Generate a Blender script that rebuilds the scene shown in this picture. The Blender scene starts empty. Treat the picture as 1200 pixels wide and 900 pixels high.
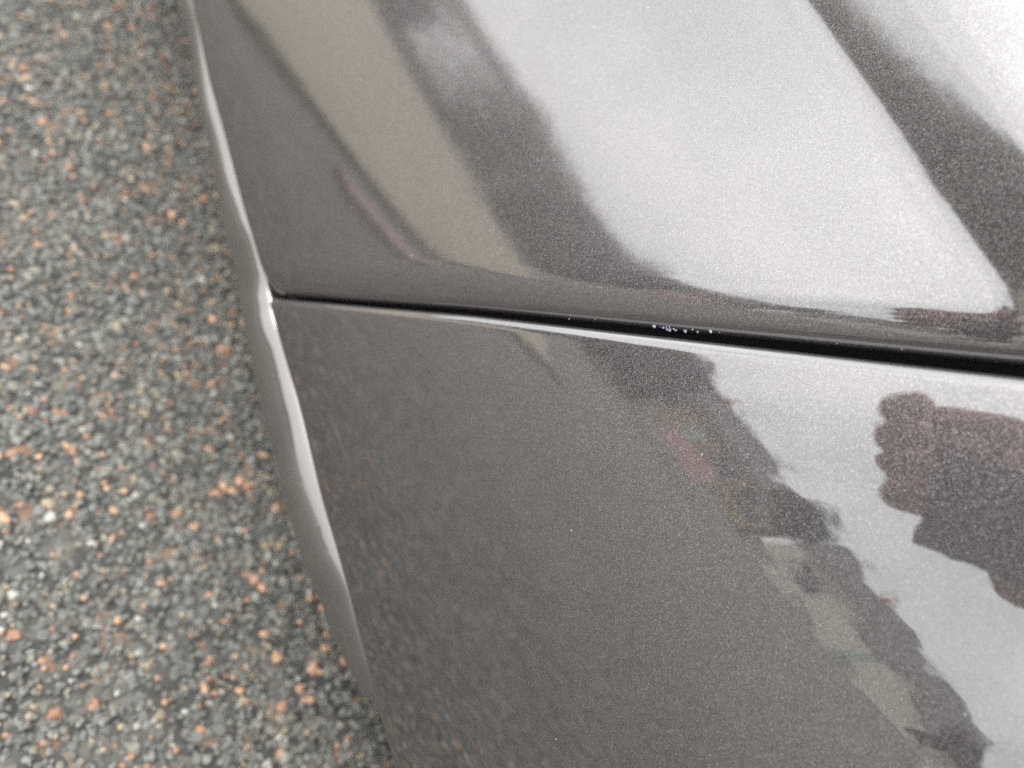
import bpy, bmesh, math, random
from math import radians as R, sin, cos, pi, sqrt, atan2, exp, tanh
from mathutils import Vector, Matrix
random.seed(7)
scene = bpy.context.scene
col = scene.collection

# ------------------------------------------------------------------ camera, world, sun, exposure
CAM = Vector((-0.247, 0.180, 0.536))
AX_R = Vector((-0.342, -0.736, 0.584)).normalized()          # image right
BK = Vector((-0.381, 0.677, 0.630))
AX_B = (BK - AX_R * BK.dot(AX_R)).normalized()               # backwards
AX_U = AX_B.cross(AX_R)                                      # image up
cd = bpy.data.cameras.new('camera')
cam = bpy.data.objects.new('camera', cd); col.objects.link(cam)
cam.matrix_world = Matrix(((AX_R.x, AX_U.x, AX_B.x, CAM.x), (AX_R.y, AX_U.y, AX_B.y, CAM.y), (AX_R.z, AX_U.z, AX_B.z, CAM.z), (0, 0, 0, 1)))
cd.sensor_width = 36.0; cd.lens = 26.0
cd.clip_start = 0.004; cd.clip_end = 600
cd.dof.use_dof = True; cd.dof.focus_distance = 0.285; cd.dof.aperture_fstop = 5.2
scene.camera = cam

SUN_EL, SUN_AZ = R(58), R(150)
w = bpy.data.worlds.new('World'); scene.world = w; w.use_nodes = True
nt = w.node_tree; nt.nodes.clear()
def wn(t): return nt.nodes.new(t)
sky = wn('ShaderNodeTexSky'); sky.sky_type = 'NISHITA'; sky.sun_disc = False
sky.sun_elevation = SUN_EL; sky.sun_rotation = SUN_AZ; sky.dust_density = 4.0; sky.air_density = 1.0
hs = wn('ShaderNodeHueSaturation'); hs.inputs['Saturation'].default_value = 0.04
nt.links.new(sky.outputs[0], hs.inputs['Color'])
tc = wn('ShaderNodeTexCoord')
nz = wn('ShaderNodeTexNoise'); nz.inputs['Scale'].default_value = 2.2; nz.inputs['Detail'].default_value = 6; nz.inputs['Roughness'].default_value = 0.55
nt.links.new(tc.outputs['Generated'], nz.inputs['Vector'])
rp = wn('ShaderNodeValToRGB')
rp.color_ramp.elements[0].position = 0.36; rp.color_ramp.elements[0].color = (6.6, 6.7, 6.75, 1)
rp.color_ramp.elements[1].position = 0.66; rp.color_ramp.elements[1].color = (11.6, 11.5, 11.2, 1)
nt.links.new(nz.outputs['Fac'], rp.inputs['Fac'])
mx = wn('ShaderNodeMix'); mx.data_type = 'RGBA'; mx.inputs['Factor'].default_value = 0.8
nt.links.new(hs.outputs[0], mx.inputs['A']); nt.links.new(rp.outputs[0], mx.inputs['B'])
bg = wn('ShaderNodeBackground'); bg.inputs['Strength'].default_value = 0.13
nt.links.new(mx.outputs['Result'], bg.inputs['Color'])
wo = wn('ShaderNodeOutputWorld'); nt.links.new(bg.outputs[0], wo.inputs['Surface'])

sd = bpy.data.lights.new('sun', 'SUN'); sd.energy = 0.9; sd.angle = R(25); sd.color = (1, 0.97, 0.93)
sun = bpy.data.objects.new('sun', sd); col.objects.link(sun)
sdir = Vector((sin(SUN_AZ) * cos(SUN_EL), cos(SUN_AZ) * cos(SUN_EL) * -1, sin(SUN_EL)))
sdir = Vector((0.35, 0.45, 0.86)).normalized()
sun.rotation_euler = sdir.to_track_quat('Z', 'Y').to_euler()
sky.sun_elevation = math.asin(sdir.z); sky.sun_rotation = atan2(sdir.x, sdir.y)

vs = scene.view_settings
vs.view_transform = 'Standard'; vs.look = 'None'; vs.gamma = 1.0; vs.use_curve_mapping = False
vs.exposure = 1.18
scene.cycles.use_denoising = False
scene.cycles.max_bounces = 6
scene.cycles.filter_width = 1.2

# ------------------------------------------------------------------ helpers
def srgb(r, g, b):
    f = lambda c: ((c / 255 + 0.055) / 1.055) ** 2.4 if c / 255 > 0.04045 else c / 255 / 12.92
    return (f(r), f(g), f(b), 1)

class NT:
    def __init__(s, name):
        s.m = bpy.data.materials.new(name); s.m.use_nodes = True
        s.t = s.m.node_tree; s.b = s.t.nodes['Principled BSDF']
    def n(s, typ, **kw):
        k = s.t.nodes.new('ShaderNode' + typ)
        for a, v in kw.items():
            if hasattr(k, a): setattr(k, a, v)
            else: k.inputs[a.replace('_', ' ')].default_value = v
        return k
    def l(s, a, b): s.t.links.new(a, b)
    def set(s, **kw):
        for a, v in kw.items(): s.b.inputs[a.replace('_', ' ')].default_value = v
    def math(s, op, a, b=None, clamp=False):
        k = s.t.nodes.new('ShaderNodeMath'); k.operation = op; k.use_clamp = clamp
        for i, v in enumerate((a, b)):
            if v is None: continue
            if isinstance(v, (int, float)): k.inputs[i].default_value = v
            else: s.l(v, k.inputs[i])
        return k.outputs[0]
    def ramp(s, src, stops):
        k = s.t.nodes.new('ShaderNodeValToRGB'); e = k.color_ramp.elements
        while len(e) < len(stops): e.new(0.5)
        for el, (p, c) in zip(e, stops):
            el.position = p; el.color = c if len(c) == 4 else (*c, 1)
        s.l(src, k.inputs['Fac']); return k.outputs['Color']

def flat(name, colr, rough=0.6, metal=0.0, var=0.12, scale=8.0, bump=0.0, **kw):
    t = NT(name); tc = t.n('TexCoord')
    nz = t.n('TexNoise', Scale=scale, Detail=5.0); t.l(tc.outputs['Object'], nz.inputs['Vector'])
    c = Vector(colr[:3])
    t.l(t.ramp(nz.outputs['Fac'], [(0.25, tuple(c * (1 - var))), (0.75, tuple(c * (1 + var)))]), t.b.inputs['Base Color'])
    t.set(Roughness=rough, Metallic=metal, **kw)
    if bump:
        b = t.n('Bump', Strength=bump, Distance=0.02); t.l(nz.outputs['Fac'], b.inputs['Height']); t.l(b.outputs[0], t.b.inputs['Normal'])
    return t.m

def mesh(name, verts, faces, mat, parent=None, smooth=False):
    me = bpy.data.meshes.new(name); me.from_pydata([tuple(v) for v in verts], [], faces); me.update()
    if smooth: me.polygons.foreach_set('use_smooth', [True] * len(me.polygons))
    if mat: me.materials.append(mat)
    o = bpy.data.objects.new(name, me); col.objects.link(o)
    if parent: o.parent = parent
    return o
def empty(name, loc=(0, 0, 0)):
    o = bpy.data.objects.new(name, None); o.location = loc; col.objects.link(o); o.empty_display_size = 0.1
    bpy.context.view_layer.update(); return o
def tag(o, label=None, cat=None, group=None, kind=None):
    if label: o['label'] = label
    if cat: o['category'] = cat
    if group: o['group'] = group
    if kind: o['kind'] = kind
    return o
def grid_faces(nr, nc, flip=False, skip=None):
    f = []
    for i in range(nr - 1):
        for j in range(nc - 1):
            if skip and skip(i, j): continue
            a, b, c, d = i * nc + j, i * nc + j + 1, (i + 1) * nc + j + 1, (i + 1) * nc + j
            f.append((a, d, c, b) if flip else (a, b, c, d))
    return f
def box(name, lo, hi, mat, parent=None, bev=0.0):
    bm = bmesh.new(); bmesh.ops.create_cube(bm, size=1)
    c = [(a + b) / 2 for a, b in zip(lo, hi)]; s = [b - a for a, b in zip(lo, hi)]
    for v in bm.verts: v.co = Vector((v.co.x * s[0] + c[0], v.co.y * s[1] + c[1], v.co.z * s[2] + c[2]))
    if bev: bmesh.ops.bevel(bm, geom=bm.edges[:], offset=bev, segments=2, affect='EDGES', profile=0.6)
    me = bpy.data.meshes.new(name); bm.to_mesh(me); bm.free(); me.materials.append(mat)
    o = bpy.data.objects.new(name, me); col.objects.link(o)
    if parent: o.parent = parent
    return o
def interp(pts, x):
    if x <= pts[0][0]: return pts[0][1]
    for (a, fa), (b, fb) in zip(pts, pts[1:]):
        if x <= b:
            u = (x - a) / (b - a); u = u * u * (3 - 2 * u)
            return fa + (fb - fa) * u
    return pts[-1][1]
def lerp(a, b, t): return a + (b - a) * t
def frange(a, b, n): return [a + (b - a) * i / (n - 1) for i in range(n)]

# ------------------------------------------------------------------ materials
def paint(name, crough):
    t = NT(name); tc = t.n('TexCoord')
    geo = t.n('NewGeometry')
    # metal flakes: one random tilt per tiny cell
    vo = t.n('TexVoronoi', Scale=2900.0); t.l(tc.outputs['Object'], vo.inputs['Vector'])
    sub = t.n('VectorMath', operation='SUBTRACT'); t.l(vo.outputs['Color'], sub.inputs[0]); sub.inputs[1].default_value = (.5, .5, .5)
    sc = t.n('VectorMath', operation='SCALE'); t.l(sub.outputs[0], sc.inputs[0]); sc.inputs['Scale'].default_value = 0.28
    ad = t.n('VectorMath', operation='ADD'); t.l(geo.outputs['Normal'], ad.inputs[0]); t.l(sc.outputs[0], ad.inputs[1])
    nm = t.n('VectorMath', operation='NORMALIZE'); t.l(ad.outputs[0], nm.inputs[0]); t.l(nm.outputs[0], t.b.inputs['Normal'])
    sepc = t.n('SeparateColor'); t.l(vo.outputs['Color'], sepc.inputs[0])
    base = t.ramp(sepc.outputs['Red'], [(0.0, (.090, .086, .090)), (0.88, (.162, .154, .160)), (1.0, (.25, .24, .247))])
    # dust specks
    v2 = t.n('TexVoronoi', Scale=120.0); t.l(tc.outputs['Object'], v2.inputs['Vector'])
    sp2 = t.n('SeparateColor'); t.l(v2.outputs['Color'], sp2.inputs[0])
    small = t.math('LESS_THAN', v2.outputs['Distance'], 0.045)
    pick = t.math('GREATER_THAN', sp2.outputs['Green'], 0.92)
    mask = t.math('MULTIPLY', small, pick)
    # faint road film
    n3 = t.n('TexNoise', Scale=24.0, Detail=7.0, Roughness=0.65); t.l(tc.outputs['Object'], n3.inputs['Vector'])
    film = t.ramp(n3.outputs['Fac'], [(0.35, (0, 0, 0)), (0.8, (1, 1, 1))])
    mixc = t.n('Mix', data_type='RGBA'); t.l(mask, mixc.inputs['Factor']); t.l(base, mixc.inputs['A']); mixc.inputs['B'].default_value = (.40, .38, .35, 1)
    t.l(mixc.outputs['Result'], t.b.inputs['Base Color'])
    t.l(t.math('SUBTRACT', 0.9, mask), t.b.inputs['Metallic'])
    t.set(Roughness=0.40, Coat_Weight=1.0, Coat_IOR=2.5)
    t.l(t.math('ADD', t.math('MULTIPLY', film, 0.03), crough), t.b.inputs['Coat Roughness'])
    # orange peel of the clear coat
    n4 = t.n('TexNoise', Scale=120.0, Detail=1.0); t.l(tc.outputs['Object'], n4.inputs['Vector'])
    bp = t.n('Bump', Strength=0.02, Distance=0.001); t.l(n4.outputs['Fac'], bp.inputs['Height']); t.l(bp.outputs[0], t.b.inputs['Coat Normal'])
    return t.m
PAINT = paint('grey_metallic_paint', 0.014)
PAINT_DUSTY = paint('grey_metallic_paint_dusty', 0.055)
BLACK = flat('black_rubber_and_gap', (.012, .012, .012), 0.65)
def skirt_mat():
    t = NT('grey_sill_paint'); tc = t.n('TexCoord')
    nz = t.n('TexNoise', Scale=14.0, Detail=6.0); t.l(tc.outputs['Object'], nz.inputs['Vector'])
    t.l(t.ramp(nz.outputs['Fac'], [(0.3, (.115, .110, .106)), (0.75, (.155, .147, .138))]), t.b.inputs['Base Color'])
    t.set(Metallic=0.7, Roughness=0.36, Coat_Weight=1.0, Coat_IOR=2.0, Coat_Roughness=0.03)
    return t.m
SILLP = skirt_mat()

# ------------------------------------------------------------------ ground
def asphalt():
    t = NT('asphalt_binder'); tc = t.n('TexCoord')
    n1 = t.n('TexVoronoi', Scale=95.0); t.l(tc.outputs['Object'], n1.inputs['Vector'])
    sp = t.n('SeparateColor'); t.l(n1.outputs['Color'], sp.inputs[0])
    c = t.ramp(sp.outputs['Red'], [(0.0, (.055, .055, .051)), (0.55, (.09, .09, .084)), (0.8, (.15, .148, .136)), (0.92, (.2, .18, .15)), (1.0, (.28, .17, .11))])
    n2 = t.n('TexNoise', Scale=1.3, Detail=5.0); t.l(tc.outputs['Object'], n2.inputs['Vector'])
    mm = t.n('Mix', data_type='RGBA', blend_type='MULTIPLY'); mm.inputs['Factor'].default_value = 0.5
    t.l(c, mm.inputs['A']); t.l(t.ramp(n2.outputs['Fac'], [(.3, (.6, .6, .6)), (.7, (1, 1, 1))]), mm.inputs['B'])
    t.l(mm.outputs['Result'], t.b.inputs['Base Color']); t.set(Roughness=0.8)
    b = t.n('Bump', Strength=0.8, Distance=0.004, invert=True); t.l(n1.outputs['Distance'], b.inputs['Height']); t.l(b.outputs[0], t.b.inputs['Normal'])
    return t.m
ASPH = asphalt()
road = mesh('road', [(-120, -60, 0), (120, -60, 0), (120, 3.1, 0), (-120, 3.1, 0)], [(0, 1, 2, 3)], ASPH)
tag(road, kind='structure')
# stone chippings rolled into the asphalt
STONE_COL = [((.158, .160, .150), 32), ((.125, .127, .120), 26), ((.20, .203, .190), 22), ((.142, .135, .116), 13), ((.25, .243, .207), 9),
             ((.38, .21, .135), 3.4), ((.52, .32, .205), 3.8), ((.32, .27, .19), 5), ((.42, .42, .385), 1.7)]
STONE_M = [flat('stone_%d' % i, c, 0.55, var=0.25, scale=160) for i, (c, _) in enumerate(STONE_COL)]
ST_W = [k for _, k in STONE_COL]
def stone_shape(n=12):
    bm = bmesh.new()
    for i in range(n):
        zz = 1 - 2 * (i + .5) / n; ph = i * 2.39996 + random.uniform(-.35, .35); rr = sqrt(max(0, 1 - zz * zz))
        k = random.uniform(.70, 1.15)
        bm.verts.new((rr * cos(ph) * k, rr * sin(ph) * k * random.uniform(.85, 1), zz * .62 * k))
    bmesh.ops.convex_hull(bm, input=bm.verts[:])
    bm.verts.ensure_lookup_table(); bm.verts.index_update()
    v = [tuple(q.co) for q in bm.verts]; f = [tuple(q.index for q in p.verts) for p in bm.faces]
    bm.free(); return v, f
SHAPES = [stone_shape() for _ in range(10)]
def project(p):
    d = Vector(p) - CAM; b = d.dot(AX_B)
    if b > -.05: return None
    return 512 + d.dot(AX_R) / -b * 739.6, 384 - d.dot(AX_U) / -b * 739.6, -b
stones = []
step = 0.0086
nx, ny = int(1.5 / step), int(.92 / step)
for i in range(nx):
    for j in range(ny):
        x = -0.65 + (i + .5 * (j % 2) + random.uniform(-.42, .42)) * step
        y = -0.36 + (j + random.uniform(-.42, .42)) * step
        r = step * random.choice((.36, .42, .48, .5, .55, .60, .66))
        stones.append((x, y, r, random.uniform(-.0018, .0009), random.uniform(0, 6.28), random.choices(range(9), ST_W)[0], random.randrange(10)))
for k in range(30000):                                       # finer grit between them
    stones.append((random.uniform(-.45, .72), random.uniform(-.33, .22), random.uniform(.0014, .0031), random.uniform(.0, .0022), random.uniform(0, 6.28), random.choices(range(9), ST_W)[0], random.randrange(10)))
score = []
for k, s in enumerate(stones):
    p = project((s[0], s[1], s[3]))
    if p and 0 < p[0] < 1024 and 0 < p[1] < 768 and p[0] < 150 + p[1] * .26:
        score.append((-s[2] / p[2] * (1.25 if s[5] > 3 else 1), k))
score.sort(); chosen = {k for _, k in score[:300]}
V, F, MI = [], [], []
shared = {}
for k, (x, y, r, z, a, mi, sh) in enumerate(stones):
    v, f = SHAPES[sh]
    if k in chosen:
        key = (sh, mi)
        if key not in shared:
            me = bpy.data.meshes.new('stone'); me.from_pydata(v, [], f); me.materials.append(STONE_M[mi])
            shared[key] = me
        o = bpy.data.objects.new('stone', shared[key]); col.objects.link(o); o.parent = road
        o.location = (x, y, z); o.rotation_euler = (random.uniform(-.2, .2), random.uniform(-.2, .2), a); o.scale = (r, r, r)
        continue
    b = len(V); ca, sa = cos(a) * r, sin(a) * r
    tx, ty = random.uniform(-.2, .2), random.uniform(-.2, .2)
    for q in v: V.append((x + q[0] * ca - q[1] * sa, y + q[0] * sa + q[1] * ca, z + (q[2] + q[0] * tx + q[1] * ty) * r))
    for q in f: F.append(tuple(b + i for i in q)); MI.append(mi)
o = mesh('stone_chippings', V, F, None, road)
for m in STONE_M: o.data.materials.append(m)
o.data.polygons.foreach_set('material_index', MI); o['kind'] = 'stuff'

# ------------------------------------------------------------------ the car: side surface
ZE = 0.300                                                   # bottom edge of door and quarter panel
EP = [(.22, -2.0), (.26, 2.0), (.30, 7.0), (.34, 12.0), (.40, 14.5), (.47, 15.8), (.53, 17), (.566, 17.0), (.581, 3.1), (.598, 3.1), (.611, 21.0), (.63, 22.0), (.66, 16.0), (.80, 12.0), (.90, 22.0), (.96, 35.0)]
ZB = 0.22
_zt = frange(ZB, 0.96, 1481); _yt = [0.0]
for a, b in zip(_zt, _zt[1:]): _yt.append(_yt[-1] - math.tan(R(interp(EP, (a + b) / 2))) * (b - a))
def y0(z):
    u = (z - ZB) / (0.96 - ZB) * 1480; u = min(max(u, 0), 1479.999); i = int(u)
    return _yt[i] + (_yt[i + 1] - _yt[i]) * (u - i) - _yt[160]
def hz(z):                                                   # twist: the door leans back more than the quarter panel
    d = min(max(z - ZE, 0), .30); return -0.42 * d
def ybase(x, z):
    y = y0(z) + hz(z) * 0.26 * tanh((x + 0.20) / 0.26)
    xx = x - 0.5; y -= xx * xx / 26.0 + max(0, abs(xx) - 1.2) ** 2 * .06
    for cx, cz, r, d in DENTS:
        q = ((x - cx) ** 2 + (z - cz) ** 2) / (r * r)
        if q < 9: y -= d * exp(-q)
    if x < -.12 and .38 < z < .62:                           # slight unevenness of the pressed sheet
        k = min(1, (-.12 - x) / .10) * min(1, (z - .38) / .05) * min(1, max(.12, (.525 - z) / .02))
        y += k * (5.0e-5 * sin(x * 330 + z * 210 + 1) + 3.6e-5 * sin(x * 190 - z * 420) + 2.2e-5 * sin(x * 700 + z * 260 + 2 * sin(z * 90)))
    return y
DENTS = [(-.2875, .4775, .0034, .00045), (-.3155, .512, .004, .0004), (-.064, .312, .0014, .00014), (-.16, .318, .0012, .00012), (-.205, .338, .0014, .00013), (-.150, .305, .0012, .0001), (-.235, .31, .0012, .00012)]
TG = [(.20, .078), (.30, 0.0), (.40, -.077), (.50, -.1575), (.571, -.2145), (.66, -.272), (.75, -.308), (.85, -.330), (.97, -.338)]
def xgap(z):
    for (a, fa), (b, fb) in zip(TG, TG[1:]):
        if z <= b: return fa + (fb - fa) * (z - a) / (b - a)
    return TG[-1][1]
COSG = cos(atan2(.777, 1))
def ze(x): return interp([(-.36, .262), (-.25, .2668), (-.136, .2755), (-.06, .2822), (.05, .2858), (.166, .2895), (.26, .2962), (.4, .300)], x)
def zmap(z, x):
    u = (z - ZE) / .12
    return z if u >= 1 else z + (ze(x) - ZE) * (1 - u) ** 2 * (1 + u * .8)
def zrows(z0, z1):
    zs = [z0 + t for t in (0, .0004, .0010, .0018, .003, .005, .008)]
    z = zs[-1]
    while z < z1 - .004:
        z += .0009 if .56 < z < .62 else .0045; zs.append(min(z, z1))
    return zs
def hem(w, rr):                                              # folded edge: rounds inwards over a radius rr
    if w >= rr: return 0.0
    u = 1 - w / rr; return rr * (1 - sqrt(max(0, 1 - u * u)))
def side_panel(name, xs_fn, sgn, qs, z0, z1, r_gap, r_bot, soft, corner, parent, far_fn=None, skip=None, snap=None, mat=None):
    zs = zrows(z0, z1); qm = qs[-1]
    V = []
    cols = [('f', 0.020), ('f', .008)] + [('q', q) for q in qs]
    rows = [('f', .022), ('f', .009)] + [('z', z) for z in zs]
    for rk, rv in rows:
        z = z0 if rk == 'f' else rv
        xs = xs_fn(z)
        dz = z - z0
        if dz < corner: xs += sgn * (corner - sqrt(corner ** 2 - (corner - dz) ** 2)) * .9
        q1 = abs(far_fn(z) - xs) if far_fn else qm
        for ck, cv in cols:
            q = 0 if ck == 'f' else .045 + (cv - .045) * (q1 - .045) / (qm - .045) if cv > .045 else cv
            x = xs + sgn * q
            wd = q * COSG
            zz = zmap(z, x); x += (xs_fn(zz) - xs_fn(z)) * max(0, 1 - q / .2); y = ybase(x, zz) - hem(wd, r_gap) - hem(dz, r_bot)
            if soft: y -= soft[0] * max(0, 1 - wd / soft[1]) ** 2
            if ck == 'f': y -= cv
            if rk == 'f': y -= rv
            V.append([x, y, zz])
    nr, nc = len(rows), len(cols)
    if snap: V = [snap(p) for p in V]
    sk = (lambda i, j: skip([sum(V[k][a] for k in (i * nc + j, i * nc + j + 1, (i + 1) * nc + j + 1, (i + 1) * nc + j)) / 4 for a in range(3)])) if skip else None
    return mesh(name, V, grid_faces(nr, nc, flip=(sgn > 0), skip=sk), mat or PAINT, parent, smooth=True)
QS = [0, .0003, .0007, .0012, .0018, .0026, .0036, .0048, .0064, .0085, .011, .0145, .019, .024, .03, .037, .045]
q = .045
QD = list(QS)
while q < .92: q += .008 if q < .4 else .02; QD.append(q)

car = tag(empty('car', (0.5, -0.9, 0)), 'dark grey metallic car seen close along its rear door and quarter panel', 'car')
def cpart(o):
    o.matrix_parent_inverse = car.matrix_world.inverted(); return o
def gapw(z): return interp([(.285, .0009), (.40, .0013), (.47, .0016), (.57, .0021), (.7, .0021)], z)
DOOR_F = 0.66
rear_door = cpart(side_panel('rear_door', lambda z: xgap(z) + gapw(z), 1, QD, ZE + .001, .955, .0055, .0022, (.0046, .021), .006, car, far_fn=lambda z: DOOR_F - .03 * (z - .3), mat=PAINT_DUSTY))
rear_door['label'] = 'grey metallic rear door above the panel gap'
# rear quarter panel with its wheel arch
WX, WZ, WR = -0.74, 0.325, 0.375
def arch_skip(c): return (c[0] - WX) ** 2 + (c[2] - WZ) ** 2 < WR * WR
def arch_snap(p):
    dx, dz = p[0] - WX, p[2] - WZ; d = sqrt(dx * dx + dz * dz)
    if WR - .014 < d < WR + .006:
        k = WR / d; return [WX + dx * k, p[1], WZ + dz * k]
    return p
QQ = list(QS); q = .045
while q < 1.25: q += .007; QQ.append(q)
quarter = cpart(side_panel('rear_quarter_panel', lambda z: xgap(z) - gapw(z), -1, QQ, ZE, .955, .0042, .0022, None, .003, car, far_fn=lambda z: -1.36 + .05 * (z - .3), skip=arch_skip, snap=arch_snap))
quarter['label'] = 'grey metallic rear quarter panel below the panel gap'

# jamb behind the gap, coloured black so the gap stays dark
V = []; JZ = frange(.275, .95, 60)
for z in JZ:
    for dx in (-.035, -.012, .012, .035):
        V.append((xgap(z) + dx, ybase(xgap(z), z) - .0185 - (.006 if abs(dx) > .02 else 0), z))
cpart(mesh('gap_backing', V, grid_faces(60, 4, flip=True), BLACK, car, smooth=True))

# side sill: a ledge that sticks out below the doors
def sill_off(x): return interp([(-.225, -.004), (-.21, .006), (-.193, .0105), (-.167, .0150), (-.136, .0185), (-.085, .0200), (-.06, .0205), (-.02, .0190), (.013, .0172), (.086, .0138), (.166, .0098), (.26, .0075), (.4, .006), (1.7, .006)], x)
def sill_pow(x):                                             # high: level ledge, low: slopes outwards soon
    return interp([(-.22, .2), (-.165, .2), (-.13, .32), (-.09, .46), (-.05, .38), (-.015, .36), (.008, .50), (.020, .42), (.040, .23), (.062, .22), (.085, .32), (.13, .52), (.17, .58), (.22, .4), (.26, .25), (.4, .35), (1.7, .35)], x)
XS = frange(-.225, .62, 520) + frange(.63, 1.62, 60)
V = []
NS = 30
for x in XS:
    off = max(.0015, sill_off(x)); pw = sill_pow(x); zt = -.0085
    pts = [(-.03, zt + .004), (-.02, zt + .003)]
    ang = [R(4 + 76 * (k / NS) ** pw) for k in range(NS)]
    tot = sum(.736 * cos(a_) + .584 * sin(a_) for a_ in ang) / NS
    ln = (off + .0022) / tot / NS
    y_, z_ = -.0095, zt
    pts.append((y_, z_))
    for a_ in ang:
        y_ += ln * cos(a_); z_ -= ln * sin(a_); pts.append((y_, z_))
    for k in range(6):
        a_ = lerp(R(80), R(150), (k + .5) / 6); y_ += .0016 * cos(a_); z_ -= .0016 * sin(a_); pts.append((y_, z_))
    for d_, a_ in ((.02, R(148)), (.05, R(142))):
        y_ += d_ * cos(a_); z_ -= d_ * sin(a_); pts.append((y_, z_))
    PR = len(pts)
    for (yy, zz) in pts: V.append((x, ybase(x, ze(x)) + yy, ze(x) + zz))
sill = cpart(mesh('side_sill', V, grid_faces(len(XS), PR, flip=True), SILLP, car, smooth=True))
sill['label'] = 'glossy grey sill strip below the door edge'

# ------------------------------------------------------------------ the rest of the car body
front_door = cpart(side_panel('front_door', lambda z: DOOR_F + .005 - .03 * (z - .3), 1, frange(0, .012, 6) + frange(.02, .96, 60), ZE + .001, .955, .004, .0035, None, .004, car, far_fn=lambda z: 1.62 - .04 * (z - .3)))
FX = 1.98
def farch(c): return (c[0] - FX) ** 2 + (c[2] - WZ) ** 2 < WR * WR
fender = cpart(side_panel('front_fender', lambda z: 1.625 - .04 * (z - .3), 1, frange(0, .012, 6) + frange(.02, 1.1, 110), ZE, .93, .004, .0035, None, .004, car, far_fn=lambda z: 2.72 - .25 * (z - .3), skip=farch))
GLASS = flat('tinted_glass', (.012, .014, .015), 0.03, var=.02, Coat_Weight=0.5)
CHROME = flat('bright_trim', (.55, .55, .56), 0.18, 1.0, var=.03)
TYRE = flat('tyre_rubber', (.022, .022, .023), 0.75, var=.2, scale=40)
ALLOY = flat('alloy_silver', (.45, .45, .46), 0.3, 0.9, var=.05)
DARK = flat('underbody_black', (.02, .02, .02), 0.8)
LAMPR = flat('red_lamp_lens', (.30, .012, .012), 0.1, var=.05, Coat_Weight=1.0)
LAMPW = flat('clear_lamp_lens', (.6, .62, .65), 0.08, var=.05, Coat_Weight=1.0)
CY = -0.9
def belt(x): return ybase(x, .955)
# bonnet, boot lid and bumpers as cross-sections across the car
def across(name, rows, mat):
    V = []; n = 17
    for x, z, crown in rows:
        b = belt(x) if -1.36 < x < 2.6 else belt(min(max(x, -1.36), 2.6)) - (abs(x - min(max(x, -1.36), 2.6))) * .5
        for k in range(n):
            u = -1 + 2 * k / (n - 1); V.append((x, CY + (b - CY) * u, z + crown * (1 - u * u)))
    return cpart(mesh(name, V, grid_faces(len(rows), n), mat, car, smooth=True))
across('bonnet', [(1.70, .965, .035), (2.0, .945, .05), (2.4, .90, .05), (2.66, .83, .03), (2.74, .76, .01)], PAINT)
across('boot_lid', [(-1.12, .965, .03), (-1.25, .96, .035), (-1.40, .94, .03), (-1.44, .88, .02), (-1.46, .70, .01)], PAINT)
across('front_bumper', [(2.745, .755, .01), (2.79, .62, 0), (2.80, .45, 0), (2.77, .32, 0), (2.68, .24, 0)], PAINT)
across('rear_bumper', [(-1.462, .69, .0), (-1.52, .60, 0), (-1.53, .45, 0), (-1.50, .34, 0), (-1.42, .26, 0)], PAINT)
across('underbody', [(-1.42, .255, 0), (-1.0, .21, 0), (0, .20, 0), (1.5, .20, 0), (2.68, .235, 0)], DARK)
for nm, x0, x1 in (('windscreen', 1.70, 1.02), ('rear_screen', -1.10, -.58)):
    V = []
    for i in range(9):
        u = i / 8; x = lerp(x0, x1, u); z = lerp(.985, 1.40 if x1 > 0 else 1.38, sin(u * pi / 2 * .95) ** .9)
        hw = lerp(.69, .52, u)
        for k in range(11):
            t = -1 + .2 * k; V.append((x - (.07 if x0 > 0 else -.05) * t * t, CY + hw * t, z + .03 * (1 - t * t)))
    cpart(mesh(nm, V, grid_faces(9, 11, flip=(x0 < 0)), GLASS, car, smooth=True))
V = []
for i in range(12):
    u = i / 11; x = lerp(1.04, -.60, u); z = 1.395 + .045 * sin(pi * (.12 + .76 * u)) - .01
    for k in range(13):
        t = -1 + k / 6; V.append((x, CY + (.56 - .03 * abs(u - .5)) * t, z + .035 * (1 - t ** 4)))
cpart(mesh('roof', V, grid_faces(12, 13, flip=True), PAINT, car, smooth=True))
def side_glass(name, a, b, c, d):                            # bottom rear, bottom front, top front, top rear (x, z)
    V = []
    for i in range(7):
        u = i / 6
        for k in range(7):
            t = k / 6; x = lerp(lerp(a[0], b[0], t), lerp(d[0], c[0], t), u); z = lerp(lerp(a[1], b[1], t), lerp(d[1], c[1], t), u)
            V.append((x, lerp(belt(x) - .012, CY + .545, u ** 1.25), z))
    return cpart(mesh(name, V, grid_faces(7, 7, flip=True), GLASS, car, smooth=True))
side_parts = [rear_door, quarter, front_door, fender, sill]
side_parts += [side_glass('side_window', (-.33, .95), (.60, .95), (.52, 1.40), (-.28, 1.385)), side_glass('side_window', (.68, .95), (1.60, .95), (1.02, 1.39), (.60, 1.40))]
def strip(name, pts, wy, mat):
    V = []
    for x, y, z in pts:
        for dy, dz in ((0, -wy), (.012, -wy * .6), (.012, wy * .6), (0, wy)): V.append((x, y + dy, z + dz))
    return cpart(mesh(name, V, grid_faces(len(pts), 4, flip=True), mat, car, smooth=True))
side_parts.append(strip('window_trim', [(x, belt(x) - .003, .955) for x in frange(-1.0, 1.6, 40)], .010, BLACK))
side_parts.append(strip('roof_rail', [(x, CY + .548, z) for x, z in ((-1.05, .985), (-.8, 1.16), (-.55, 1.34), (-.2, 1.395), (.4, 1.415), (.9, 1.40), (1.1, 1.34), (1.4, 1.15), (1.66, .985))], .03, PAINT))
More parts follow.
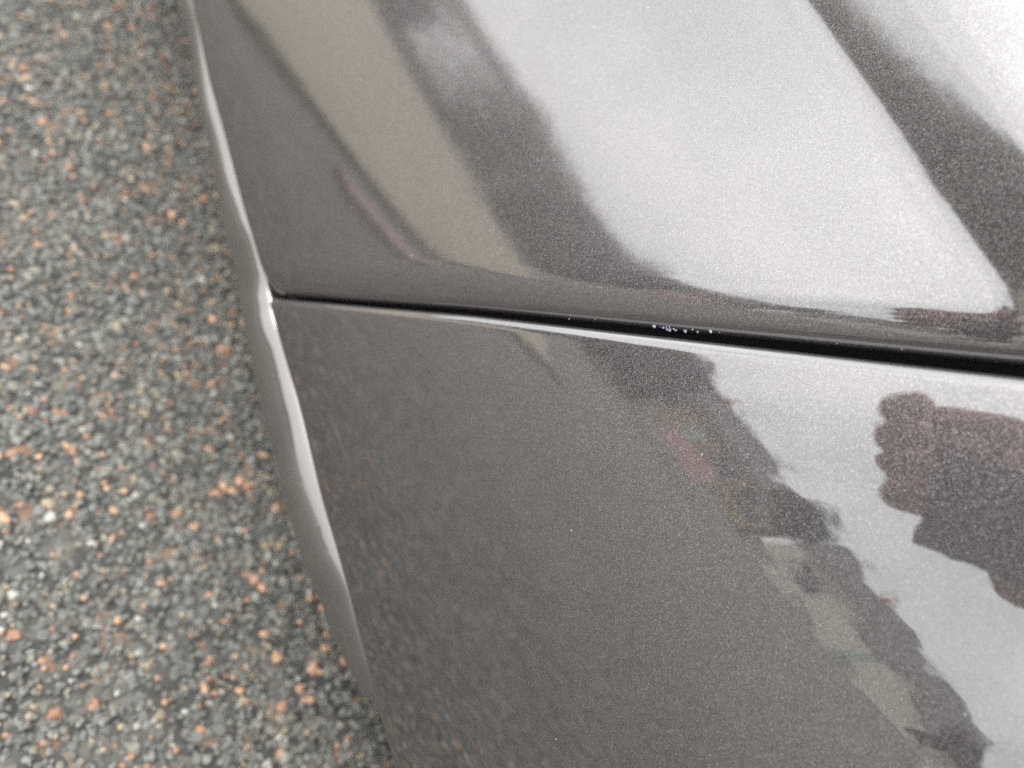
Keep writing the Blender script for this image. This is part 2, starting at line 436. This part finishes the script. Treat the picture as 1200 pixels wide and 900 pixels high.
for xh in (-.05, .92):
    bm = bmesh.new()
    side_parts.append(strip('door_handle', [(xh + dx, ybase(xh + dx, .80) + oy, .80) for dx, oy in ((-.1, -.004), (-.085, .014), (-.04, .02), (.04, .02), (.085, .014), (.1, -.004))], .011, PAINT)); bm.free()
def wheel(x):
    t = empty('w')
    def lathe(name, prof, mat, par, n=40):
        V = []
        for k in range(n):
            a = 2 * pi * k / n
            for y, r in prof: V.append((x + r * cos(a), -.085 + y, WZ - .0 + r * sin(a)))
        m = len(prof); F = [(k * m + j, k * m + j + 1, ((k + 1) % n) * m + j + 1, ((k + 1) % n) * m + j) for k in range(n) for j in range(m - 1)]
        return cpart(mesh(name, V, F, mat, car, smooth=True))
    bpy.data.objects.remove(t)
    ty = lathe('tyre', [(-.19, .23), (-.2, .28), (-.19, .315), (-.16, .325), (-.04, .325), (-.01, .315), (0, .28), (-.008, .235), (-.02, .225)], TYRE, car)
    rm = lathe('rim', [(-.02, .226), (-.03, .215), (-.10, .205), (-.12, .0)], ALLOY, car)
    for k in range(5):
        a = 2 * pi * k / 5 + .3; V = []
        for r, wd, y in ((.03, .03, -.03), (.12, .022, -.022), (.212, .03, -.028)):
            for sgn, dy in ((-1, -.02), (-1, 0), (1, 0), (1, -.02)):
                V.append((x + r * cos(a) - sgn * wd * sin(a), -.085 + y + dy, WZ + r * sin(a) + sgn * wd * cos(a)))
        cpart(mesh('spoke', V, grid_faces(3, 4), ALLOY, car)); 
    return [ty, rm]
side_parts += wheel(WX) + wheel(FX)
for nm, x, z, mat in (('tail_lamp', -1.42, .78, LAMPR), ('headlamp', 2.70, .70, LAMPW)):
    V = []
    for i in range(5):
        for k in range(7):
            u, v = k / 6, i / 4; V.append((x + (.10 if x < 0 else -.16) * u + (0 if x < 0 else .02), belt(max(-1.36, min(2.6, x))) + .11 - .05 * (1 - u) ** 2 + .012 * sin(pi * v), z - .05 + .1 * v))
    side_parts.append(cpart(mesh(nm, V, grid_faces(5, 7, flip=True), mat, car, smooth=True)))
for o in list(side_parts):                                   # far side of the car
    c = o.copy(); col.objects.link(c); c.scale.y = -1; c.location.y = 2 * CY
    if 'label' in c: del c['label']
car.location.z = -0.08                                       # the car stands with its sill 0.2 m above the road
bpy.context.view_layer.update()

# ------------------------------------------------------------------ surroundings that the paint mirrors
GRASS = flat('grass_soil', (.05, .065, .028), 0.9, var=.4, scale=6, bump=.4)
CONC = flat('beige_concrete', (.29, .25, .19), 0.85, var=.18, scale=3, bump=.3)
KERB = flat('kerb_concrete', (.30, .28, .25), 0.8, var=.2, scale=9, bump=.2)
REDB = flat('red_brick', (.40, .15, .12), 0.85, var=.3, scale=12, bump=.3)
PINKB = flat('pink_painted_brick', (.85, .55, .54), 0.8, var=.08, scale=12)
REND = flat('cream_boards', (.80, .76, .68), 0.7, var=.08, scale=2)
REND2 = flat('buff_brick', (.40, .30, .2), 0.85, var=.2, scale=10, bump=.3)
TILE = flat('dark_roof_tile', (.085, .08, .08), 0.75, var=.3, scale=5, bump=.4)
WHITE = flat('white_frame', (.72, .72, .70), 0.5, var=.05)
GREEN = flat('pale_green_door', (.45, .55, .50), 0.4, var=.1)
BARK = flat('bark', (.09, .07, .05), 0.9, var=.35, scale=14, bump=.6)
def leafmat(name, c):
    t = NT(name); oi = t.n('TexCoord'); nz = t.n('TexNoise', Scale=2.5, Detail=3.0); t.l(oi.outputs['Object'], nz.inputs['Vector'])
    c = Vector(c); t.l(t.ramp(nz.outputs['Fac'], [(.3, tuple(c * .55)), (.7, tuple(c * 1.35))]), t.b.inputs['Base Color']); t.set(Roughness=0.55); return t.m
LEAF = [leafmat('hedge_leaf', (.035, .05, .022)), leafmat('tree_leaf', (.045, .06, .03)), leafmat('pale_leaf', (.09, .125, .055))]
tag(mesh('field', [(-300, 3.1 + 26, .0), (300, 29.1, .0), (300, 330, .0), (-300, 330, .0)], [(0, 1, 2, 3)], GRASS), kind='structure')
road.data.vertices[2].co.y = road.data.vertices[3].co.y = 29.1
for v in road.data.vertices: v.co.x *= 2.5
road.data.update()
# concrete path with a thin grassy edge, beside the front of the car
tag(mesh('concrete_path', [(1.16, .35, .008), (12, .35, .008), (12, 9, .008), (5.6, 9, .008), (1.16, 3.1, .008)], [(0, 1, 2, 3, 4)], CONC), kind='structure')
tag(mesh('grass_edge', [(1.07, .3, .004), (1.16, .3, .004), (1.16, 3.1, .004), (1.09, 3.2, .004)], [(0, 1, 2, 3)], GRASS), kind='structure')
def blades(name, xr, yr, n, h, mat):
    V, F = [], []
    for i in range(n):
        x, y = random.uniform(*xr), random.uniform(*yr); a = random.uniform(0, 6.28); hh = h * random.uniform(.4, 1.2); lx, ly = random.uniform(-.5, .5) * hh, random.uniform(-.5, .5) * hh
        b = len(V); dx, dy = cos(a) * .003, sin(a) * .003
        V += [(x - dx, y - dy, .003), (x + dx, y + dy, .003), (x + lx * .4 + dx * .6, y + ly * .4 + dy * .6, hh * .6), (x + lx, y + ly, hh)]
        F += [(b, b + 1, b + 2), (b, b + 2, b + 3)]
    return mesh(name, V, F, mat)
tag(blades('grass', (1.06, 1.17), (.32, 3.1), 2600, .03, LEAF[2]), 'thin line of short grass along the concrete path', 'grass', kind='stuff')
for i in range(7): tag(box('kerb_stone', (1.16 + .92 * i, 9.0 + .02, 0), (1.16 + .92 * i + .9, 9.15, .12), KERB, bev=.012), ('pale concrete kerb stone at the end of the path, ' + ('nearest the car', 'second from the car', 'third from the car', 'in the middle', 'third from the far end', 'second from the far end', 'at the far end')[i]), 'kerb', 'kerb stones')
tag(box('edging_plank', (.795, .93, .005), (.875, 1.47, .03), flat('faded_pink_paint', (.26, .175, .165), .7), bev=.006), 'faded pink timber plank lying on the asphalt', 'plank')
def foliage(name, c, rad, n, size, mat, par=None, boxy=False, noise=.25):
    V, F = [], []
    lobes = [(random.uniform(-.55, .55), random.uniform(-.55, .55), random.uniform(-.5, .6), random.uniform(.35, .6)) for _ in range(9)]
    k = 0
    while k < n:
        if boxy:
            p = Vector((random.uniform(-1, 1), random.uniform(-1, 1), random.uniform(-1, 1)))
            m = max(abs(q) for q in p); p *= random.uniform(.85, 1.08 + noise * .3 * sin(p.x * 9)) / max(m, .3)
        else:
            L = random.choice(lobes); d = Vector((random.gauss(0, 1), random.gauss(0, 1), random.gauss(0, 1))).normalized() * L[3] * random.uniform(.55, 1.05)
            p = Vector(L[:3]) + d
        q = Vector((c[0] + p.x * rad[0], c[1] + p.y * rad[1], c[2] + p.z * rad[2]))
        u = Vector((random.gauss(0, 1), random.gauss(0, 1), random.gauss(0, 1))).normalized(); w_ = u.orthogonal().normalized(); s = size * random.uniform(.5, 1.3)
        b = len(V); V += [q - u * s, q + w_ * s * .5, q + u * s, q - w_ * s * .5]; F.append((b, b + 1, b + 2, b + 3)); k += 1
    return mesh(name, V, F, mat, par)
def tree(x, y, h, r, label, lm):
    t = tag(empty('tree', (x, y, 0)), label, 'tree', 'trees around the car park')
    V = []; secs = [(0, .16), (.15, .11), (.4, .085), (.65, .06), (.85, .02)]
    for zz, rr in secs:
        for k in range(9): V.append((rr * h * .16 * 4 * cos(k * 2 * pi / 9) * .4 + .03 * sin(zz * 7), rr * h * .16 * 4 * sin(k * 2 * pi / 9) * .4, zz * h))
    F = [(i * 9 + k, i * 9 + (k + 1) % 9, (i + 1) * 9 + (k + 1) % 9, (i + 1) * 9 + k) for i in range(4) for k in range(9)]
    mesh('trunk', V, F, BARK, t, smooth=True)
    for k in range(6):
        a = k * 1.05 + random.random(); z0 = h * random.uniform(.35, .6); L = r * .8; V = []
        for u in (0, .5, 1):
            for j in range(5): V.append((L * u * cos(a) + .05 * (1.2 - u) * cos(j * 1.257), L * u * sin(a) + .05 * (1.2 - u) * sin(j * 1.257), z0 + L * .7 * u))
        mesh('limb', V, [(i * 5 + j, i * 5 + (j + 1) % 5, (i + 1) * 5 + (j + 1) % 5, (i + 1) * 5 + j) for i in range(2) for j in range(5)], BARK, t)
    foliage('crown', (0, 0, h * .68), (r, r, h * .38), 2600, .11 + .02 * r, lm, t)
    return t
def bush(x, y, rx, ry, h, label, lm=None, n=7500):
    t = tag(empty('bush', (x, y, 0)), label, 'bush', 'bushes behind the path')
    foliage('foliage', (0, 0, h * .5), (rx, ry, h * .5), n, .085, lm or LEAF[0], t, boxy=True)
    V = [(.05 * cos(k) * (1 if i == 0 else .4), .05 * sin(k) * (1 if i == 0 else .4), i * h * .7) for i in (0, 1) for k in (0, 2.1, 4.2)]
    mesh('stem', V, [(0, 1, 4, 3), (1, 2, 5, 4), (2, 0, 3, 5)], BARK, t); return t
bush(7.6, 11.8, 2.8, .9, 1.62, 'wide dark clipped bush behind the concrete path')
bush(5.0, 9.4, 1.3, .8, 1.25, 'dark bush at the near corner of the concrete path')
bush(12.2, 12.4, 2.4, .9, 1.95, 'dark bush furthest along the path')
bush(6.0, 13.6, 1.3, .8, 1.65, 'tall dark bush beside the car park', LEAF[1])
tree(3.6, 30, 3.9, 1.5, 'small round tree beside the brick wall', LEAF[1])
tree(-6.5, 34, 3.6, 1.2, 'small slim tree in front of the cream bungalow', LEAF[1])
tree(17.5, 34, 5.2, 2.1, 'broad tree behind the bushes', LEAF[1])
tree(26, 36, 4.2, 1.7, 'distant tree at the far end of the path', LEAF[2])
wall = tag(empty('brick_wall', (4.3, 18, 0)), 'low pink painted brick wall at the edge of the car park', 'wall')
for r_ in range(6):
    for b_ in range(7):
        if r_ == 0 and b_ == 0:
            bo = box('brick', (-.105, -.05, -.032), (.105, .05, .032), PINKB, wall, bev=.004); bm_ = bo.data
        else:
            bo = bpy.data.objects.new('brick', bm_); col.objects.link(bo); bo.parent = wall
        bo.location = ((b_ - 3) * .225 + (.11 if r_ % 2 else 0), random.uniform(-.003, .003), .04 + .075 * r_)
box('mortar', (-.78, -.042, 0), (.88, .042, .44), KERB, wall); box('coping', (-.82, -.08, .455), (.92, .08, .51), PINKB, wall, bev=.01)
def house(x, y, wx, dy, he, hr, wm, label, boards=True, wins=3):
    t = tag(empty('bungalow', (x, y, 0)), label, 'house', 'bungalows beyond the car park'); hw = wx / 2
    wl = box('wall', (-hw, 0, 0), (hw, dy, he), wm, t)
    if boards:
        nb = int(he / .25)
        bd = None
        for k in range(nb):
            if bd is None: ob = box('board', (-hw + .02, -.035, .01), (hw - .02, -.002, .215), wm, wl, bev=.006); bd = ob.data
            else:
                ob = bpy.data.objects.new('board', bd); col.objects.link(ob); ob.parent = wl
            ob.location.z = k * .25
    rf = mesh('roof', [(-hw - .3, -.45, he - .12), (hw + .3, -.45, he - .12), (hw - .4, dy / 2, hr), (-hw + .4, dy / 2, hr), (hw + .3, dy + .45, he - .12), (-hw - .3, dy + .45, he - .12)],
         [(0, 1, 2, 3), (4, 5, 3, 2), (1, 4, 2), (5, 0, 3), (0, 5, 4, 1)], TILE, t)
    box('chimney', (hw * .4, dy / 2 - .3, hr - .7), (hw * .4 + .6, dy / 2 + .3, hr + .5), REDB, rf)
    for k in range(wins):
        cx = -hw + wx * (k + .5) / wins
        if k == wins // 2:
            d = box('door', (cx - .45, -.07, 0), (cx + .45, -.04, 2.05), GREEN, t); box('handle', (cx + .33, -.12, 1.0), (cx + .37, -.07, 1.12), CHROME, d); continue
        w_ = box('window', (cx - .75, -.06, .9), (cx + .75, -.038, 2.0), GLASS, t)
        for a, b in (((cx - .82, -.1, .84), (cx + .82, -.062, .92)), ((cx - .82, -.1, 1.98), (cx + .82, -.062, 2.05)), ((cx - .82, -.1, .92), (cx - .74, -.062, 1.98)), ((cx + .74, -.1, .92), (cx + .82, -.062, 1.98)), ((cx - .03, -.1, .92), (cx + .03, -.062, 1.98))):
            box('frame', a, b, WHITE, w_)
    return t
house(-2.6, 40, 13, 8, 2.6, 4.9, REND, 'cream boarded bungalow with dark tiled roof', wins=3)
house(11.5, 42, 12, 8, 2.5, 4.6, REND2, 'buff brick bungalow behind the small round tree', boards=False, wins=5)
house(31, 44, 12, 8, 2.5, 4.2, REND, 'cream bungalow furthest to the right', wins=3)

BLUE = flat('blue_shed_paint', (.05, .07, .13), 0.6, var=.2)
shed = tag(empty('shed', (17.5, 13.8, 0)), 'dark blue garden shed behind the furthest bush', 'shed')
box('wall', (-1.3, -.9, 0), (1.3, .9, 1.15), BLUE, shed); mesh('roof', [(-1.45, -1.05, 1.1), (1.45, -1.05, 1.1), (1.45, 0, 1.6), (-1.45, 0, 1.6), (1.45, 1.05, 1.1), (-1.45, 1.05, 1.1)], [(0, 1, 2, 3), (3, 2, 4, 5), (0, 3, 5), (1, 4, 2), (0, 5, 4, 1)], TILE, shed)
dr = box('door', (-.35, -.93, .05), (.35, -.902, 1.05), WHITE, shed); box('handle', (.24, -.96, .5), (.28, -.931, .6), CHROME, dr)
# wet beads in the panel gap, their glints painted in as pale blue-white
GLINT = flat('wet_glint', (.38, .42, .50), 0.12, var=.1, scale=900, Coat_Weight=1.0)
bm = bmesh.new(); bmesh.ops.create_icosphere(bm, subdivisions=2, radius=1); bme = bpy.data.meshes.new('bead'); bm.to_mesh(bme); bm.free(); bme.materials.append(GLINT)
bme.polygons.foreach_set('use_smooth', [True] * len(bme.polygons))
rb = random.Random(5)
for k in range(22):
    z = .478 + rb.gauss(0, .005) if k < 16 else rb.uniform(.43, .55)
    q = rb.uniform(.0006, .0022); x = xgap(z) + gapw(z) + q
    y = ybase(x, z) - hem(q * COSG, .0055) - .0046 * (1 - q * COSG / .021) ** 2
    r = rb.uniform(.00035, .0008) if k < 16 else rb.uniform(.0002, .00045)
    o = bpy.data.objects.new('bead', bme); col.objects.link(o); o.parent = rear_door
    o.location = (x, y, z); o.scale = (r * rb.uniform(.8, 1.8), r * .6, r)
# ------------------------------------------------------------------ the photographer, mirrored in the paint, holding the phone
SKIN = flat('skin', (.50, .27, .20), 0.5, var=.08, scale=60)
JACKET = flat('dark_jacket', (.035, .035, .042), 0.85, var=.2, scale=30)
JEANS = flat('dark_jeans', (.03, .04, .065), 0.9, var=.2, scale=40)
SHOE = flat('shoe_leather', (.03, .025, .022), 0.5)
HAIR = flat('brown_hair', (.05, .032, .02), 0.6, var=.3, scale=60)
PHB = flat('phone_back_glass', (.02, .02, .022), 0.15, var=.02, Coat_Weight=1.0)
LENS = flat('lens_glass', (.005, .005, .008), 0.04, var=.0)
def W(r, u, b): return CAM + AX_R * r + AX_U * u + AX_B * b
def skin_mesh(name, verts, edges, rad, mat, parent=None, root=0, sub=2):
    me = bpy.data.meshes.new(name); me.from_pydata([tuple(v) for v in verts], edges, []); me.materials.append(mat)
    o = bpy.data.objects.new(name, me); col.objects.link(o)
    if parent: o.parent = parent; o.matrix_parent_inverse = parent.matrix_world.inverted()
    m = o.modifiers.new('skin', 'SKIN'); m.use_smooth_shade = True
    sv = me.skin_vertices[0].data
    for k, r in enumerate(rad): sv[k].radius = r if isinstance(r, tuple) else (r, r); sv[k].use_root = (k == root)
    s_ = o.modifiers.new('sub', 'SUBSURF'); s_.levels = s_.render_levels = sub
    return o
J = dict(sh=Vector((-.56, .44, 1.06)), hip=Vector((-.86, 1.02, .86)), chest=Vector((-.70, .62, 1.10)), neck=Vector((-.66, .46, 1.22)))
VB, EB, RB = [], [], []
def jv(p, r, link=None):
    VB.append(Vector(p)); RB.append(r)
    if link is not None: EB.append((link, len(VB) - 1))
    return len(VB) - 1
pel = jv(J['hip'], .10); bel = jv(lerp(J['hip'], J['chest'], .5), .095, pel); che = jv(J['chest'], .10, bel); nek = jv(J['neck'] - Vector((0, 0, .03)), .06, che)
hd0 = jv((-.63, .40, 1.27), .075, nek); hd1 = jv((-.62, .34, 1.38), .098, hd0); hd2 = jv((-.63, .33, 1.46), .075, hd1); jv((-.60, .235, 1.36), .022, hd1)
# right arm down to the phone
s1 = jv(J['sh'], .062, che); e1 = jv(W(.095, .085, .33), .046, s1); w1 = jv(W(.015, .055, .125), .031, e1); p1 = jv(W(-.018, .052, .072), .036, w1); ph_ = jv(W(-.040, .012, .046), .022, p1); pt_ = jv(W(-.030, -.018, .034), .0165, ph_); jv(W(-.012, -.034, .022), .0135, pt_)
for k, (u0, ln) in enumerate(((.112, .8), (.089, 1.0), (.065, 1.0), (.041, .85))):
    m_ = jv(W(-.052, lerp(.062, u0, .85), .050), .0190, p1); a = jv(W(-.082, u0, .038), .0142, m_)
    b = jv(W(-.080 - .024 * ln, u0 + .001, .022), .0138, a); c = jv(W(-.076 - .022 * ln, u0 + .001, .006), .0130, b); jv(W(-.054 - .006 * ln, u0, -.001), .0115, c)
t0 = jv(W(.000, .098, .046), .016, p1); t1 = jv(W(.022, .092, .026), .0125, t0); jv(W(.042, .068, .020), .0105, t1)
# left arm resting on the knee
s2 = jv((-.92, .58, 1.06), .062, che); e2 = jv((-1.10, .72, .80), .046, s2); w2 = jv((-1.02, .66, .60), .03, e2); q2 = jv((-1.00, .64, .54), .034, w2)
for k in range(4): a = jv((-1.03 + .02 * k, .615, .50), .0095, q2); jv((-1.03 + .02 * k, .615, .46), .0085, a)
a = jv((-.955, .65, .51), .011, q2); jv((-.945, .63, .475), .009, a)
# legs
LEGS = []
for sx in (-.10, .10):
    h = jv(J['hip'] + Vector((sx, 0, -.06)), .095, pel); kn = jv((J['hip'].x + sx * 1.5, .70, .50), .065, h); an = jv((J['hip'].x + sx * 1.5, 1.02, .10), .042, kn); ft = jv((J['hip'].x + sx * 1.5, .84, .045), .035, an); LEGS.append((h, kn, an, ft))
person = skin_mesh('person', VB, EB, RB, SKIN)
tag(person, 'person in dark jacket leaning over and holding a phone to the car', 'person')
def clothes(name, ids, links, grow, mat, root=0):
    return skin_mesh(name, [VB[i] for i in ids], links, [RJ.get(i, RB[i] + grow) for i in ids], mat, person, root)
VB.append(lerp(VB[e1], VB[w1], .82)); RB.append(.036); cuff1 = len(VB) - 1
VB.append(lerp(VB[e2], VB[w2], .85)); RB.append(.036); cuff2 = len(VB) - 1
for a_, b_ in ((s1, .10), (s2, .10)):
    VB.append(lerp(VB[che], VB[a_], .5)); RB.append(b_)
m1, m2 = len(VB) - 2, len(VB) - 1
VB.append(lerp(VB[che], VB[nek], .85)); RB.append(.062); col_ = len(VB) - 1
VB.append(VB[pel] + Vector((0, .02, -.13))); RB.append(.15); hem_ = len(VB) - 1
RJ = {pel: .165, bel: .155, che: .165}
clothes('jacket', [che, bel, pel, col_, m1, s1, e1, cuff1, m2, s2, e2, cuff2, hem_], [(0, 1), (1, 2), (2, 12), (0, 3), (0, 4), (4, 5), (5, 6), (6, 7), (0, 8), (8, 9), (9, 10), (10, 11)], .018, JACKET)
RJ = {}
for sx, (hh, kk, aa, ff) in zip((-1, 1), LEGS):
    VB.append(VB[hh] + Vector((-.03 * sx, .03, .12))); RB.append(.105); tp = len(VB) - 1
    clothes('trouser_leg', [tp, hh, kk, aa], [(0, 1), (1, 2), (2, 3)], .02, JEANS, root=0)
for (h, k, a_, f) in LEGS:
    A, Fp = VB[a_], VB[f]
    skin_mesh('shoe', [A + Vector((0, .04, -.05)), A + Vector((0, -.05, -.045)), Vector((A.x, Fp.y - .05, .032))], [(0, 1), (1, 2)], [(.042, .05), (.046, .05), (.044, .032)], SHOE, person)
skin_mesh('hair', [Vector((-.645, .42, 1.36)), Vector((-.64, .375, 1.44)), Vector((-.63, .32, 1.485))], [(0, 1), (1, 2)], [.075, .094, .062], HAIR, person)
for sx in (-.032, .032):
    p = Vector((-.612 + sx, .252, 1.385)); bm = bmesh.new(); bmesh.ops.create_icosphere(bm, subdivisions=2, radius=.012, matrix=Matrix.Translation(p)); me = bpy.data.meshes.new('eye'); bm.to_mesh(me); bm.free(); me.materials.append(WHITE); o = bpy.data.objects.new('eye', me); col.objects.link(o); o.parent = person; o.matrix_parent_inverse = person.matrix_world.inverted()
# phone: its lens sits where the picture was taken
ph = tag(empty('phone', tuple(W(.06, .023, .012))), 'black phone held in a hand close to the car paint', 'phone')
def slab(name, lo, hi, mat, bev):
    o = box(name, lo, hi, mat, None, bev); o.data.transform(Matrix.Rotation(R(-20), 4, 'Z')); M = Matrix(((AX_R.x, AX_U.x, AX_B.x, CAM.x), (AX_R.y, AX_U.y, AX_B.y, CAM.y), (AX_R.z, AX_U.z, AX_B.z, CAM.z), (0, 0, 0, 1)))
    o.data.transform(M); o.parent = ph; o.matrix_parent_inverse = ph.matrix_world.inverted(); return o
slab('case', (-.076, -.026, .0065), (.076, .050, .0145), PHB, .003)
slab('camera_bump', (-.009, -.009, .0045), (.024, .024, .0066), PHB, .0009)
for r_, u_ in ((.0, .0), (.016, .016)):
    bm = bmesh.new(); bmesh.ops.create_cone(bm, cap_ends=True, segments=24, radius1=.0058, radius2=.0052, depth=.0016)
    for v in bm.verts: v.co = W(r_ + v.co.x, u_ + v.co.y, .0040 + v.co.z)
    me = bpy.data.meshes.new('lens'); bm.to_mesh(me); bm.free(); me.materials.append(LENS); o = bpy.data.objects.new('lens', me); col.objects.link(o); o.parent = ph; o.matrix_parent_inverse = ph.matrix_world.inverted()
